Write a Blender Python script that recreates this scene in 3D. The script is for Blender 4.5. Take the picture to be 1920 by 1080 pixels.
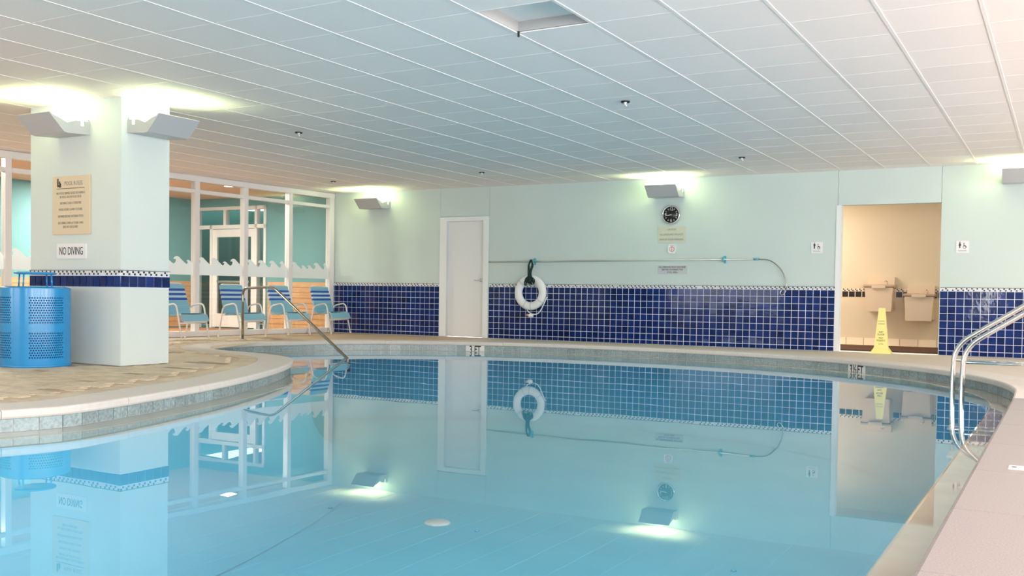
import bpy, bmesh, math, random
from mathutils import Vector, Matrix
random.seed(7)
for o in list(bpy.data.objects): bpy.data.objects.remove(o)
SC = bpy.context.scene
COL = SC.collection
PI = math.pi

# ------------------------------------------------------------------ camera
CAM_H = 0.7692
YAW, PITCH, ROLL, FPX = -0.5162, -0.0271, 0.0142, 1831.0
def cam_dir(x, y):
    cr, sr = math.cos(ROLL), math.sin(ROLL)
    x, y = x*cr + y*sr, -x*sr + y*cr
    cp, sp = math.cos(PITCH), math.sin(PITCH)
    d, z = cp + y*sp, sp - y*cp
    cy, sy = math.cos(YAW), math.sin(YAW)
    return Vector((x*cy + d*sy, -x*sy + d*cy, z))
fwd = cam_dir(0, 0); right = cam_dir(1, 0) - fwd; down = cam_dir(0, 1) - fwd
cam_data = bpy.data.cameras.new('camera'); cam = bpy.data.objects.new('camera', cam_data); COL.objects.link(cam)
cam_data.sensor_width = 36; cam_data.lens = FPX/1920*36; cam_data.shift_y = (603.28-540)/1920
cam_data.clip_start = 0.05; cam_data.clip_end = 100
M = Matrix((right.normalized(), (-down).normalized(), (-fwd).normalized())).transposed().to_4x4()
M.translation = Vector((0, 0, CAM_H)); cam.matrix_world = M
SC.camera = cam

# ------------------------------------------------------------------ world, daylight, exposure
SC.view_settings.view_transform = 'Standard'; SC.view_settings.look = 'None'
SC.view_settings.gamma = 1; SC.view_settings.use_curve_mapping = False
SC.view_settings.exposure = 0.62
SC.cycles.max_bounces = 14; SC.cycles.diffuse_bounces = 7; SC.cycles.glossy_bounces = 7
SC.cycles.transparent_max_bounces = 24; SC.cycles.transmission_bounces = 10
SC.cycles.caustics_reflective = False; SC.cycles.caustics_refractive = False
SC.cycles.sample_clamp_indirect = 6.0
W = bpy.data.worlds.new('world'); SC.world = W; W.use_nodes = True
W.node_tree.nodes['Background'].inputs[0].default_value = (0.86, 0.93, 1.0, 1)
W.node_tree.nodes['Background'].inputs[1].default_value = 2.2

def area_light(name, loc, direction, sx, sy, power, color, parent=None):
    d = bpy.data.lights.new(name, 'AREA'); d.shape = 'RECTANGLE'; d.size = sx; d.size_y = sy
    d.energy = power; d.color = color
    o = bpy.data.objects.new(name, d); COL.objects.link(o); o.location = loc
    o.rotation_euler = Vector(direction).to_track_quat('-Z', 'Y').to_euler()
    if parent: o.parent = parent
    return o
DAY = (1.0, 0.96, 0.955)
# daylight through the glazing behind the viewer (five bays) and on the right side (six bays)
NEAR_WIN = [(-9.6, 3.8, 50), (-3.35, .40, 45), (-1.15, .35, 40), (2.6, 2.4, 190)]     # centre, width, power
for cx, wid, pw in NEAR_WIN:
    area_light('daylight_or_fill', (cx, -4.9, 1.40), (0, 1, 0.70), wid, 2.1, pw, DAY)
SIDE_WIN = [(-2.9 + 3.0*i) for i in range(6)]
for cy in SIDE_WIN:
    area_light('daylight_or_fill', (4.9, cy, 1.40), (-1, 0, 0.80), 2.1, 2.4, {6.1: 150, 9.1: 85, 12.1: 40}.get(round(cy, 1), 125), DAY)
LEFT_FILL = [-3.0]  # unseen window light added to brighten the left of the ceiling
for cy in LEFT_FILL:
    area_light('daylight_or_fill', (-13.1, cy, 1.40), (1, 0.0, 0.90), 2.1, 2.4, 110, DAY)
for cx_, cy_ in ((-13.40, 13.05), (-15.2, 11.8), (-14.2, 8.3)):
    area_light('corridor_light', (cx_, cy_, 2.685), (0, 0, -1), .22, .22, 20 if cy_ > 13 else 115, (1.0, 0.91, 0.80))  # only the first is seen; the hidden two are added to light the corridor
area_light('alcove_light', (-4.5, 16.4, 2.40), (0.25, 0, -1), 1.2, 1.0, 42, (1.0, 0.90, 0.76))
area_light('alcove_light', (-0.6, 16.5, 2.40), (-0.25, 0, -1), 1.2, 1.0, 14, (1.0, 0.88, 0.70))
# the indirect ceiling lamps of the pool hall throw soft light back down over the pool
UPLIGHT_POWER = 18; UPLIGHT_COLOR = (0.82, 1.0, 0.46)

# ------------------------------------------------------------------ materials
def mat(name, color, rough=0.5, metal=0.0, spec=0.5, noise=0.0, nscale=8.0, bump=0.0, bscale=30.0,
        coat=0.0, coat_ior=1.5, vary=0.0, color2=None, detail=4.0, emis=None, estr=0.0, stretch=None):
    m = bpy.data.materials.new(name); m.use_nodes = True
    nt = m.node_tree; n = nt.nodes; l = nt.links; b = n['Principled BSDF']
    b.inputs['Base Color'].default_value = (*color, 1); b.inputs['Roughness'].default_value = rough
    b.inputs['Metallic'].default_value = metal; b.inputs['Specular IOR Level'].default_value = spec
    if coat:
        b.inputs['Coat Weight'].default_value = coat; b.inputs['Coat Roughness'].default_value = 0.02
        b.inputs['Coat IOR'].default_value = coat_ior
    if emis:
        b.inputs['Emission Color'].default_value = (*emis, 1); b.inputs['Emission Strength'].default_value = estr
    if noise or bump or vary:
        tc = n.new('ShaderNodeTexCoord'); src = tc.outputs['Object']
        if stretch:
            mp = n.new('ShaderNodeMapping'); mp.inputs['Scale'].default_value = stretch
            l.new(src, mp.inputs['Vector']); src = mp.outputs['Vector']
        if vary:
            oi = n.new('ShaderNodeObjectInfo'); ad = n.new('ShaderNodeVectorMath'); ad.operation = 'ADD'
            ml = n.new('ShaderNodeMath'); ml.operation = 'MULTIPLY'; ml.inputs[1].default_value = 50
            l.new(oi.outputs['Random'], ml.inputs[0]); l.new(ml.outputs[0], ad.inputs[1])
            l.new(src, ad.inputs[0]); src = ad.outputs[0]
    last = None
    if noise:
        t = n.new('ShaderNodeTexNoise'); t.inputs['Scale'].default_value = nscale; t.inputs['Detail'].default_value = detail
        l.new(src, t.inputs['Vector'])
        r = n.new('ShaderNodeValToRGB')
        c2 = color2 if color2 else tuple(max(0, c*(1-noise)) for c in color)
        r.color_ramp.elements[0].position = 0.3; r.color_ramp.elements[1].position = 0.7
        r.color_ramp.elements[0].color = (*c2, 1); r.color_ramp.elements[1].color = (*color, 1)
        l.new(t.outputs['Fac'], r.inputs['Fac']); last = r.outputs['Color']
        l.new(last, b.inputs['Base Color'])
    if vary:
        hs = n.new('ShaderNodeHueSaturation'); mr = n.new('ShaderNodeMapRange')
        mr.inputs['To Min'].default_value = 1-vary; mr.inputs['To Max'].default_value = 1+vary
        l.new(oi.outputs['Random'], mr.inputs['Value']); l.new(mr.outputs[0], hs.inputs['Value'])
        hs.inputs['Color'].default_value = (*color, 1)
        if last: l.new(last, hs.inputs['Color'])
        l.new(hs.outputs['Color'], b.inputs['Base Color'])
    if bump:
        t = n.new('ShaderNodeTexNoise'); t.inputs['Scale'].default_value = bscale
        l.new(src, t.inputs['Vector'])
        bp = n.new('ShaderNodeBump'); bp.inputs['Strength'].default_value = bump; bp.inputs['Distance'].default_value = 0.01
        l.new(t.outputs['Fac'], bp.inputs['Height']); l.new(bp.outputs['Normal'], b.inputs['Normal'])
    return m

def fresnel_mix(name, ior, tint, rough=0.0, bump=0.0, bscale=2.0):
    m = bpy.data.materials.new(name); m.use_nodes = True
    nt = m.node_tree; n = nt.nodes; l = nt.links
    for x in list(n): n.remove(x)
    out = n.new('ShaderNodeOutputMaterial'); mx = n.new('ShaderNodeMixShader'); fr = n.new('ShaderNodeFresnel')
    tr = n.new('ShaderNodeBsdfTransparent'); gl = n.new('ShaderNodeBsdfGlossy')
    ge = n.new('ShaderNodeNewGeometry'); mr = n.new('ShaderNodeMapRange')     # both sides of the sheet reflect as from the air side
    mr.inputs['To Min'].default_value = ior; mr.inputs['To Max'].default_value = 1/ior
    l.new(ge.outputs['Backfacing'], mr.inputs['Value']); l.new(mr.outputs[0], fr.inputs['IOR']); tr.inputs['Color'].default_value = (*tint, 1)
    gl.inputs['Roughness'].default_value = rough; gl.inputs['Color'].default_value = (1, 1, 1, 1)
    l.new(fr.outputs[0], mx.inputs[0]); l.new(tr.outputs[0], mx.inputs[1]); l.new(gl.outputs[0], mx.inputs[2])
    l.new(mx.outputs[0], out.inputs['Surface'])
    if bump:
        tc = n.new('ShaderNodeTexCoord'); t = n.new('ShaderNodeTexNoise'); t.inputs['Scale'].default_value = bscale
        t.inputs['Detail'].default_value = 1.5
        bp = n.new('ShaderNodeBump'); bp.inputs['Strength'].default_value = bump; bp.inputs['Distance'].default_value = 0.02
        l.new(tc.outputs['Object'], t.inputs['Vector']); l.new(t.outputs['Fac'], bp.inputs['Height'])
        l.new(bp.outputs['Normal'], gl.inputs['Normal'])
    return m

MT = dict(
 wall=mat('painted_wall', (0.60, 0.70, 0.675), 0.6, noise=0.04, nscale=1.5, bump=0.03, bscale=60),
 wall_edge=mat('white_trim_paint', (0.82, 0.84, 0.84), 0.45),
 pillar=mat('painted_pillar', (0.68, 0.75, 0.73), 0.6, noise=0.03, nscale=2, bump=0.03, bscale=60),
 ceil=mat('ceiling_panel', (0.93, 0.865, 0.845), 0.9, noise=0.03, nscale=60, bump=0.06, bscale=200, vary=0.02),
 tee=mat('ceiling_tee', (0.90, 0.85, 0.83), 0.6),
 plenum=mat('plenum', (0.45, 0.45, 0.45), 0.9),
 blue=mat('cobalt_tile', (0.009, 0.032, 0.18), 0.06, spec=0.22, noise=0.5, nscale=6, bump=0.06, bscale=14, vary=0.25, color2=(0.004, 0.014, 0.075)),
 grout=mat('white_grout', (0.80, 0.85, 0.98), 0.8),
 mosw=mat('mosaic_white', (0.80, 0.80, 0.78), 0.3), mosb=mat('mosaic_black', (0.012, 0.012, 0.02), 0.3),
 pooltile=mat('grey_green_tile', (0.39, 0.48, 0.50), 0.22, noise=0.45, nscale=45, vary=0.12, detail=6, color2=(0.22, 0.28, 0.28)),
 poolgrout=mat('pool_grout', (0.82, 0.84, 0.84), 0.7),
 coping=mat('cream_cast_stone', (0.76, 0.70, 0.64), 0.6, noise=0.08, nscale=25, bump=0.05, bscale=120),
 apron=mat('cream_apron', (0.74, 0.64, 0.53), 0.6, noise=0.06, nscale=6),
 granite=mat('pink_granite', (0.41, 0.37, 0.365), 0.45, noise=0.30, nscale=160, detail=3, color2=(0.29, 0.25, 0.245)),
 ledge=mat('wet_ledge', (0.50, 0.49, 0.43), 0.7, spec=0.0, noise=0.12, nscale=4, coat=1.0, coat_ior=1.33),
 plaster=mat('pool_plaster', (0.19, 0.62, 0.82), 0.8, noise=0.18, nscale=1.6, color2=(0.165, 0.58, 0.79)),
 water=fresnel_mix('water', 1.33, (0.86, 0.96, 0.98), 0.0, 0.02, 1.6),
 glass=fresnel_mix('glass', 1.45, (0.93, 0.97, 0.96)),
 white=mat('white_aluminium', (0.84, 0.82, 0.82), 0.35), door=mat('white_door', (0.78, 0.78, 0.78), 0.45),
 film=mat('frosted_film', (0.84, 0.88, 0.90), 0.6, emis=None),
 deck=mat('tan_deck', (0.64, 0.45, 0.30), 0.55, noise=0.15, nscale=3),  # orange light reflected from the corridor is put into this base colour
 paver=mat('tan_paver', (0.74, 0.62, 0.46), 0.7, noise=0.25, nscale=12, bump=0.3, bscale=40, vary=0.10, color2=(0.60, 0.49, 0.35)),
 paver_dark=mat('brown_paver', (0.45, 0.33, 0.22), 0.7, noise=0.3, nscale=12, bump=0.3, bscale=40, vary=0.15),
 steel=mat('polished_steel', (0.72, 0.71, 0.70), 0.12, 1.0), bronze=mat('satin_steel_rail', (0.38, 0.36, 0.30), 0.18, 1.0),
 fixture=mat('grey_enamel', (0.47, 0.48, 0.51), 0.35), fixture_in=mat('reflector', (0.85, 0.86, 0.82), 0.3),
 lamp=mat('lamp_glass', (1, 1, 0.9), 0.3, emis=(0.92, 1.0, 0.70), estr=6.0),
 bin=mat('bin_blue', (0.012, 0.27, 0.62), 0.18, spec=0.6), bin_in=mat('bin_liner', (0.004, 0.06, 0.22), 0.6),
 black=mat('black', (0.01, 0.01, 0.012), 0.5), rope=mat('black_rope', (0.006, 0.03, 0.03), 0.8),
 beige=mat('beige_sign', (0.72, 0.60, 0.43), 0.5), signwhite=mat('white_sign', (0.82, 0.82, 0.82), 0.5),
 signgrey=mat('grey_sign', (0.56, 0.59, 0.60), 0.5), signpale=mat('pale_sign', (0.62, 0.64, 0.52), 0.5),
 ink=mat('ink', (0.035, 0.03, 0.03), 0.6), ink_soft=mat('faded_ink', (0.30, 0.29, 0.24), 0.6), red=mat('red_ink', (0.70, 0.28, 0.30), 0.6),
 ring=mat('buoy_foam', (0.86, 0.87, 0.87), 0.45), band=mat('grey_band', (0.68, 0.70, 0.73), 0.5),
 pole=mat('pole_aluminium', (0.55, 0.60, 0.56), 0.3, 0.6), aqua=mat('aqua_plastic', (0.10, 0.45, 0.55), 0.4),
 chrome=mat('chrome', (0.8, 0.8, 0.8), 0.08, 1.0),
 strap_light=mat('light_blue_vinyl', (0.27, 0.56, 0.72), 0.4), strap_dark=mat('royal_blue_vinyl', (0.02, 0.10, 0.48), 0.4),
 strap_pale=mat('pale_blue_vinyl', (0.55, 0.74, 0.86), 0.4), chairwhite=mat('white_tube', (0.86, 0.82, 0.79), 0.35),
 teal=mat('teal_wall', (0.16, 0.385, 0.42), 0.6, noise=0.08, nscale=1.2), green=mat('dark_green_wall', (0.03, 0.16, 0.13), 0.6),
 wood=mat('orange_wood', (0.80, 0.45, 0.22), 0.4, noise=0.25, nscale=3, stretch=(1, 1, 12)),
 carpet=mat('rust_carpet', (0.42, 0.20, 0.10), 0.9), tanceil=mat('tan_ceiling', (0.72, 0.52, 0.38), 0.9),
 cream=mat('cream_wall', (0.72, 0.63, 0.49), 0.6, noise=0.03, nscale=1.5), creamtile=mat('cream_base_tile', (0.86, 0.76, 0.64), 0.35, vary=0.06),
 fountain=mat('almond_metal', (0.74, 0.60, 0.46), 0.35), fountain_top=mat('brushed_top', (0.56, 0.42, 0.30), 0.3, 0.3),
 mat_brown=mat('brown_mat', (0.10, 0.035, 0.012), 0.8, noise=0.5, nscale=60, color2=(0.045, 0.015, 0.006)),
 yellow=mat('yellow_plastic', (0.93, 0.84, 0.30), 0.45), clockface=mat('clock_face', (0.012, 0.014, 0.014), 0.3),
 outdoor=mat('outdoor_ground', (0.4, 0.42, 0.36), 0.9),
)

def film_mat():
    m = bpy.data.materials.new('frosted_wave_film'); m.use_nodes = True; nt = m.node_tree; n = nt.nodes; l = nt.links
    b = n['Principled BSDF']; b.inputs['Base Color'].default_value = (.90, .94, .96, 1); b.inputs['Roughness'].default_value = .6
    t = n.new('ShaderNodeBsdfTranslucent'); t.inputs['Color'].default_value = (.90, .93, .95, 1); mx = n.new('ShaderNodeMixShader'); mx.inputs[0].default_value = .35
    l.new(b.outputs[0], mx.inputs[1]); l.new(t.outputs[0], mx.inputs[2]); l.new(mx.outputs[0], n['Material Output'].inputs['Surface']); return m
MT['film'] = film_mat()

# ------------------------------------------------------------------ mesh helpers
class MB:
    def __init__(s): s.v = []; s.f = []; s.s = []
    def add(s, vs, fs, smooth=False):
        b = len(s.v); s.v += [tuple(v) for v in vs]; s.f += [tuple(i+b for i in f) for f in fs]
        s.s += [smooth]*len(fs); return s
    def box(s, a, b):
        x0, y0, z0 = a; x1, y1, z1 = b
        return s.add([(x0,y0,z0),(x1,y0,z0),(x1,y1,z0),(x0,y1,z0),(x0,y0,z1),(x1,y0,z1),(x1,y1,z1),(x0,y1,z1)],
                     [(0,3,2,1),(4,5,6,7),(0,1,5,4),(1,2,6,5),(2,3,7,6),(3,0,4,7)])
    def bevbox(s, a, b, c):
        """box with its vertical and top edges chamfered by c"""
        bm = bmesh.new(); bmesh.ops.create_cube(bm, size=1)
        for v in bm.verts:
            v.co = Vector(((a[i]+b[i])/2 + v.co[i]*(b[i]-a[i]) for i in range(3)))
        bmesh.ops.bevel(bm, geom=bm.edges[:], offset=c, segments=2, affect='EDGES')
        bm.verts.index_update()
        s.add([v.co[:] for v in bm.verts], [[v.index for v in f.verts] for f in bm.faces]); bm.free(); return s
    def prism(s, poly, axis, a, b, smooth=False):
        """extrude a 2-D outline along axis (0,1,2) from a to b"""
        def P(p, t):
            return {0: (t, p[0], p[1]), 1: (p[0], t, p[1]), 2: (p[0], p[1], t)}[axis]
        n = len(poly); vs = [P(p, a) for p in poly] + [P(p, b) for p in poly]
        fs = [(i, (i+1) % n, n+(i+1) % n, n+i) for i in range(n)]
        s.add(vs, fs, smooth); s.add(vs, [tuple(range(n))[::-1], tuple(range(n, 2*n))]); return s
    def lathe(s, prof, n=32, c=(0,0,0), axis=2, smooth=True, closed=False):
        vs = []; m = len(prof)
        for i in range(n):
            a = 2*PI*i/n; ca, sa = math.cos(a), math.sin(a)
            for r, h in prof:
                p = (r*ca, r*sa, h) if axis == 2 else ((r*ca, h, r*sa) if axis == 1 else (h, r*ca, r*sa))
                vs.append((p[0]+c[0], p[1]+c[1], p[2]+c[2]))
        fs = []
        for i in range(n):
            j = (i+1) % n
            for k in range(m if closed else m-1):
                k2 = (k+1) % m
                fs.append((i*m+k, j*m+k, j*m+k2, i*m+k2))
        s.add(vs, fs, smooth)
        if not closed:
            for k in (0, m-1):
                if prof[k][0] > 1e-6: s.add([vs[i*m+k] for i in range(n)], [tuple(range(n))])
        return s
    def tube(s, pts, r, n=8, closed=False):
        pts = [Vector(p) for p in pts]; N = len(pts); rings = []
        up = None
        for i, p in enumerate(pts):
            if closed: t = pts[(i+1) % N]-pts[i-1]
            else: t = pts[min(i+1, N-1)]-pts[max(i-1, 0)]
            t.normalize()
            if up is None:
                up = Vector((0, 0, 1)) if abs(t.z) < 0.9 else Vector((1, 0, 0))
            up = (up - t*up.dot(t)).normalized(); q = t.cross(up)
            rings.append([p + up*(r*math.cos(2*PI*k/n)) + q*(r*math.sin(2*PI*k/n)) for k in range(n)])
        vs = [v for ring in rings for v in ring]
        fs = []
        for i in range(N if closed else N-1):
            j = (i+1) % N
            for k in range(n):
                fs.append((i*n+k, i*n+(k+1) % n, j*n+(k+1) % n, j*n+k))
        s.add(vs, fs, True)
        if not closed: s.add(rings[0], [tuple(range(n))]); s.add(rings[-1], [tuple(range(n))])
        return s
    def mesh(s, name, m=None):
        me = bpy.data.meshes.new(name); me.from_pydata([tuple(v) for v in s.v], [], s.f)
        me.polygons.foreach_set('use_smooth', s.s); me.update()
        bm = bmesh.new(); bm.from_mesh(me); bmesh.ops.remove_doubles(bm, verts=bm.verts, dist=1e-5)
        bmesh.ops.recalc_face_normals(bm, faces=bm.faces); bm.to_mesh(me); bm.free()
        if m: me.materials.append(MT[m] if isinstance(m, str) else m)
        return me
    def build(s, name, m, parent=None, loc=(0,0,0), rot=(0,0,0)):
        return link(name, s.mesh(name, m), parent, loc, rot)

def link(name, data, parent=None, loc=(0,0,0), rot=(0,0,0)):
    o = bpy.data.objects.new(name, data); COL.objects.link(o); o.location = loc; o.rotation_euler = rot
    if parent: o.parent = parent
    return o
def tag(o, label=None, cat=None, group=None, kind=None):
    if label: o['label'] = label
    if cat: o['category'] = cat
    if group: o['group'] = group
    if kind: o['kind'] = kind
    return o
def thing(name, label, cat, loc=(0,0,0), rz=0, group=None, kind=None):
    return tag(link(name, None, None, loc, (0,0,rz)), label, cat, group, kind)
def text(name, body, size, m, parent, loc, rot=(PI/2,0,0), sx=1.0, extrude=0.0008, spacing=1.0, bold=0.0, align='CENTER'):
    c = bpy.data.curves.new(name, 'FONT'); c.body = body; c.size = size; c.extrude = extrude
    c.align_x = align; c.align_y = 'CENTER'; c.resolution_u = 2; c.space_line = spacing; c.offset = bold
    t = bpy.data.objects.new(name, c); COL.objects.link(t)
    dg = bpy.context.evaluated_depsgraph_get(); me = bpy.data.meshes.new_from_object(t.evaluated_get(dg))
    bpy.data.objects.remove(t); me.materials.clear(); me.materials.append(MT[m])
    for v in me.vertices: v.co.x *= sx
    return link(name, me, parent, loc, rot)
def fillet(pts, r, n=5):
    pts = [Vector(p) for p in pts]; out = [pts[0]]
    for i in range(1, len(pts)-1):
        a, b, c = pts[i-1], pts[i], pts[i+1]; u = (a-b); v = (c-b); ra = min(r, u.length*.49, v.length*.49)
        p0 = b+u.normalized()*ra; p1 = b+v.normalized()*ra
        for k in range(n+1):
            t = k/n; out.append(p0*(1-t)**2 + b*2*t*(1-t) + p1*t*t)
    out.append(pts[-1]); return out
def flat_fill(name, loops, z, m, parent=None):
    c = bpy.data.curves.new(name, 'CURVE'); c.dimensions = '2D'; c.fill_mode = 'BOTH'
    for L in loops:
        sp = c.splines.new('POLY'); sp.points.add(len(L)-1)
        for i, p in enumerate(L): sp.points[i].co = (p[0], p[1], 0, 1)
        sp.use_cyclic_u = True
    t = bpy.data.objects.new(name, c); COL.objects.link(t)
    dg = bpy.context.evaluated_depsgraph_get(); me = bpy.data.meshes.new_from_object(t.evaluated_get(dg))
    bpy.data.objects.remove(t); me.materials.clear(); me.materials.append(MT[m])
    for p in me.polygons:
        p.use_smooth = False
    if me.polygons and me.polygons[0].normal.z < 0: me.flip_normals()
    return link(name, me, parent, (0, 0, z))

# ------------------------------------------------------------------ pool outline
CTRL = [(-5.85,3.76),(-5.75,4.15),(-5.84,4.65),(-6.05,5.35),(-6.36,6.2),(-6.82,7.15),(-7.27,7.9),(-7.75,8.5),(-8.15,8.81),(-8.6,9.0),
        (-9.1,9.12),(-9.55,9.2),(-10.0,9.4),(-10.42,9.8),(-10.64,10.35),(-10.66,10.95),(-10.48,11.66),(-10.15,12.3),(-9.68,12.82),(-9.08,13.2),
        (-8.45,13.55),(-7.5,13.84),(-6.6,13.94),(-5.65,13.96),(-4.8,13.9),(-3.95,13.76),(-3.0,13.45),(-2.38,13.08),(-1.68,12.5),(-1.25,12.04),
        (-.81,11.33),(-.52,10.6),(-.37,9.9),(-.335,9.2),(-.33,8.0),(-.33,6.0),(-.33,4.0),(-.33,2.0),(-.33,0.0),(-.4,-1.6),(-.9,-2.7),(-2.2,-3.2),(-4.2,-3.2),
        (-5.6,-2.7),(-6.3,-1.6),(-6.5,0.0),(-6.4,1.6),(-6.15,2.8)]
def catmull(P, per=14):
    out = []; n = len(P)
    for i in range(n):
        p0, p1, p2, p3 = (Vector(P[(i+k-1) % n]) for k in range(4))
        for k in range(per):
            t = k/per
            out.append(0.5*((2*p1) + (p2-p0)*t + (2*p0-5*p1+4*p2-p3)*t*t + (3*p1-p0-3*p2+p3)*t**3))
    return out
_raw = catmull(CTRL)
def resample(P, step):
    L = [0]; n = len(P)
    for i in range(n): L.append(L[-1] + (P[(i+1) % n]-P[i]).length)
    tot = L[-1]; m = round(tot/step); out = []; j = 0
    for k in range(m):
        s = tot*k/m
        while L[j+1] < s: j += 1
        t = (s-L[j])/(L[j+1]-L[j]); out.append(P[j].lerp(P[(j+1) % n], t))
    return out, tot
EDGE, PERIM = resample(_raw, 0.05)
NE = len(EDGE)
def normals(P):
    n = len(P); out = []
    for i in range(n):
        t = P[(i+2) % n]-P[i-2]; t.normalize(); out.append(Vector((-t.y, t.x)))
    return out
NRM = normals(EDGE)
# the outline runs clockwise or anticlockwise: make normals point to the deck
_area = sum(EDGE[i].x*EDGE[(i+1) % NE].y - EDGE[(i+1) % NE].x*EDGE[i].y for i in range(NE))
if _area < 0: pass
else: NRM = [-n for n in NRM]
def off(d): return [EDGE[i] + NRM[i]*d for i in range(NE)]
def at(s, d=0.0):
    f = (s/PERIM*NE) % NE; i = int(f); t = f-i; j = (i+1) % NE
    return EDGE[i].lerp(EDGE[j], t) + NRM[i].lerp(NRM[j], t).normalized()*d, NRM[i].lerp(NRM[j], t).normalized()
def sweep(mb, prof, s0=None, s1=None, ds=0.05, close_profile=False, caps=False):
    """sweep profile [(offset, z)] along the outline; the whole outline or s0..s1"""
    whole = s0 is None
    if whole: stations = [(EDGE[i], NRM[i]) for i in range(NE)]
    else:
        k = max(1, math.ceil((s1-s0)/ds)); stations = [at(s0+(s1-s0)*i/k) for i in range(k+1)]
    m = len(prof); vs = []
    for p, n in stations:
        for d, z in prof: vs.append((p.x+n.x*d, p.y+n.y*d, z))
    N = len(stations); fs = []
    for i in range(N if whole else N-1):
        j = (i+1) % N
        for k in range(m if close_profile else m-1):
            k2 = (k+1) % m; fs.append((i*m+k, j*m+k, j*m+k2, i*m+k2))
    mb.add(vs, fs, False)
    if caps: mb.add(vs[:m], [tuple(range(m))]); mb.add(vs[-m:], [tuple(range(m))])
    return mb
def seen(x, y, z=0):
    v = Vector((x, y, z-CAM_H)); d = v.dot(fwd.normalized())
    if d < 0.3: return None
    return 960 + FPX*v.dot(right.normalized())/d, 603.28 + FPX*v.dot(down.normalized())/d, d

# ------------------------------------------------------------------ structure: floor, pool, ceiling
CEIL = 2.70; WATER = -0.15
floor = flat_fill('floor', [[(-13.3,-5.2),(5.2,-5.2),(5.2,15.45),(-13.3,15.0)], [tuple(p) for p in off(0.18)]], -0.006, 'deck')
tag(floor, 'tan pool deck floor running round the curved swimming pool', 'floor', kind='structure')

pool = thing('pool_shell', 'curved indoor swimming pool basin with pale blue plaster', 'swimming pool', kind='structure')
flat_fill('pool_floor', [[tuple(p) for p in off(-0.20)]], -1.15, 'plaster', pool)
cove = sweep(MB(), [(-0.232, -0.165), (-0.232, -0.50)] + [(-0.232-.62*(1-math.cos(a)), -0.52-.62*math.sin(a)) for a in [PI/2*k/8 for k in range(9)]] + [(-0.90, -1.145)])
cove.s = [True]*len(cove.f); cove.build('pool_wall', 'plaster', pool)
mb = MB().lathe([(0.0, -1.135), (0.10, -1.135), (0.115, -1.15)], 24, (-4.54, 6.78, 0)); mb.build('drain_cover', 'white', pool)
ledge = sweep(MB(), [(0.012, -0.21), (0.012, -0.147), (-0.215, -0.147), (-0.232, -0.152), (-0.238, -0.165), (-0.232, -0.21)], close_profile=True).build('pool_ledge', 'ledge')
tag(ledge, 'narrow wet ledge just at water level all round the pool', 'ledge', kind='structure')
water = flat_fill('pool_water', [[tuple(p) for p in off(-0.20)]], WATER, 'water')
tag(water, 'still turquoise water filling the curved indoor pool', 'water', kind='stuff')

ap = [tuple(p) for p in off(0.2)]
ii = [i for i in range(NE) if EDGE[i].x > -8.9 and EDGE[i].y > 9.5]; ii.sort(key=lambda i: (EDGE[i].x, EDGE[i].y))
P_ = [(EDGE[i]+NRM[i]*.2) for i in ii]; P_.sort(key=lambda p: p.x)
P_ = [p for k, p in enumerate(P_) if p.x < -.2]
ap = flat_fill('apron', [[(-8.9, 15.0)]+[tuple(p) for p in P_]+[(5.1, 9.8), (5.1, 15.4)]], -0.003, 'apron')
tag(ap, 'cream concrete apron between the far coping and the tiled wall', 'floor', kind='structure')
# coping stones, each about a metre long
coping = thing('pool_coping', 'rounded cream coping edging the whole swimming pool', 'coping', kind='structure')
CW = 0.36
prof = [(-0.014, -0.062), (-0.026, -0.058), (-0.032, -0.046), (-0.033, -0.016), (-0.027, -0.005), (-0.015, 0.0), (CW, 0.0), (CW, -0.062)]
NST = round(PERIM/0.97)
for i in range(NST):
    s0 = PERIM*i/NST + 0.002; s1 = PERIM*(i+1)/NST - 0.002
    p, n = at((s0+s1)/2)
    grn = (p.x > -0.6 and p.y < 9.3)
    sweep(MB(), prof, s0, s1, 0.09, True, True).build('coping_stone', 'granite' if grn else 'coping', coping)
sweep(MB(), [(0.02, -0.012), (0.02, -0.06), (CW-.01, -0.06), (CW-.01, -0.012)], close_profile=True).build('mortar', 'grout', coping)

# waterline tiles
wt = thing('waterline_tiling', 'band of grey-green square tiles along the pool waterline', 'tiles', kind='structure')
sweep(MB(), [(0.004, -0.06), (0.004, -0.15), (0.02, -0.15), (0.02, -0.06)], close_profile=True).build('grout_bed', 'poolgrout', wt)
def s_of(x, y):
    i = min(range(NE), key=lambda k: (EDGE[k]-Vector((x, y))).length_squared); return PERIM*i/NE
S_A, S_B = s_of(-8.36, 13.59), s_of(-2.36, 13.06)     # the two depth marks
tw = 0.1535
me_t = MB().box((-0.0735, -0.004, -0.042), (0.0735, 0.004, 0.042)).mesh('tile', 'pooltile')
nt_ = int(PERIM/tw); cnt = 0; pt_ = PERIM/nt_
S_A, S_B = ((round(q/pt_-.5)+.5)*pt_ for q in (S_A, S_B))      # each mark takes the place of two tiles
for i in range(nt_):
    s = PERIM*i/nt_
    if min(abs(s-S_A), abs(s-S_B)) < pt_*.9: continue
    p, n = at(s, 0.001)
    if p.y < 1.2: continue
    o = link('tile', me_t, wt, (p.x, p.y, -0.1025), (random.uniform(-.01, .01), 0, math.atan2(n.y, n.x)-PI/2)); cnt += 1
for sm, body, nm in ((S_A, '3 FT', 'x'), (S_B, '3½FT', 'y')):
    p, n = at(sm, -0.002); rz = math.atan2(n.y, n.x)-PI/2
    o = MB().box((-0.149, -0.005, -0.046), (0.149, 0.005, 0.044)).build('depth_marker_tile', 'signwhite', wt, (p.x, p.y, -0.104), (0, 0, rz))
    big = sm == S_B
    # the lower part of the letters is below the water
    text('lettering', body, 0.165 if not big else 0.150, 'ink', o, (0, -0.0062, -.018 if big else -0.026), (PI/2, 0, 0), 0.62 if not big else 0.66, bold=0.003)

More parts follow.
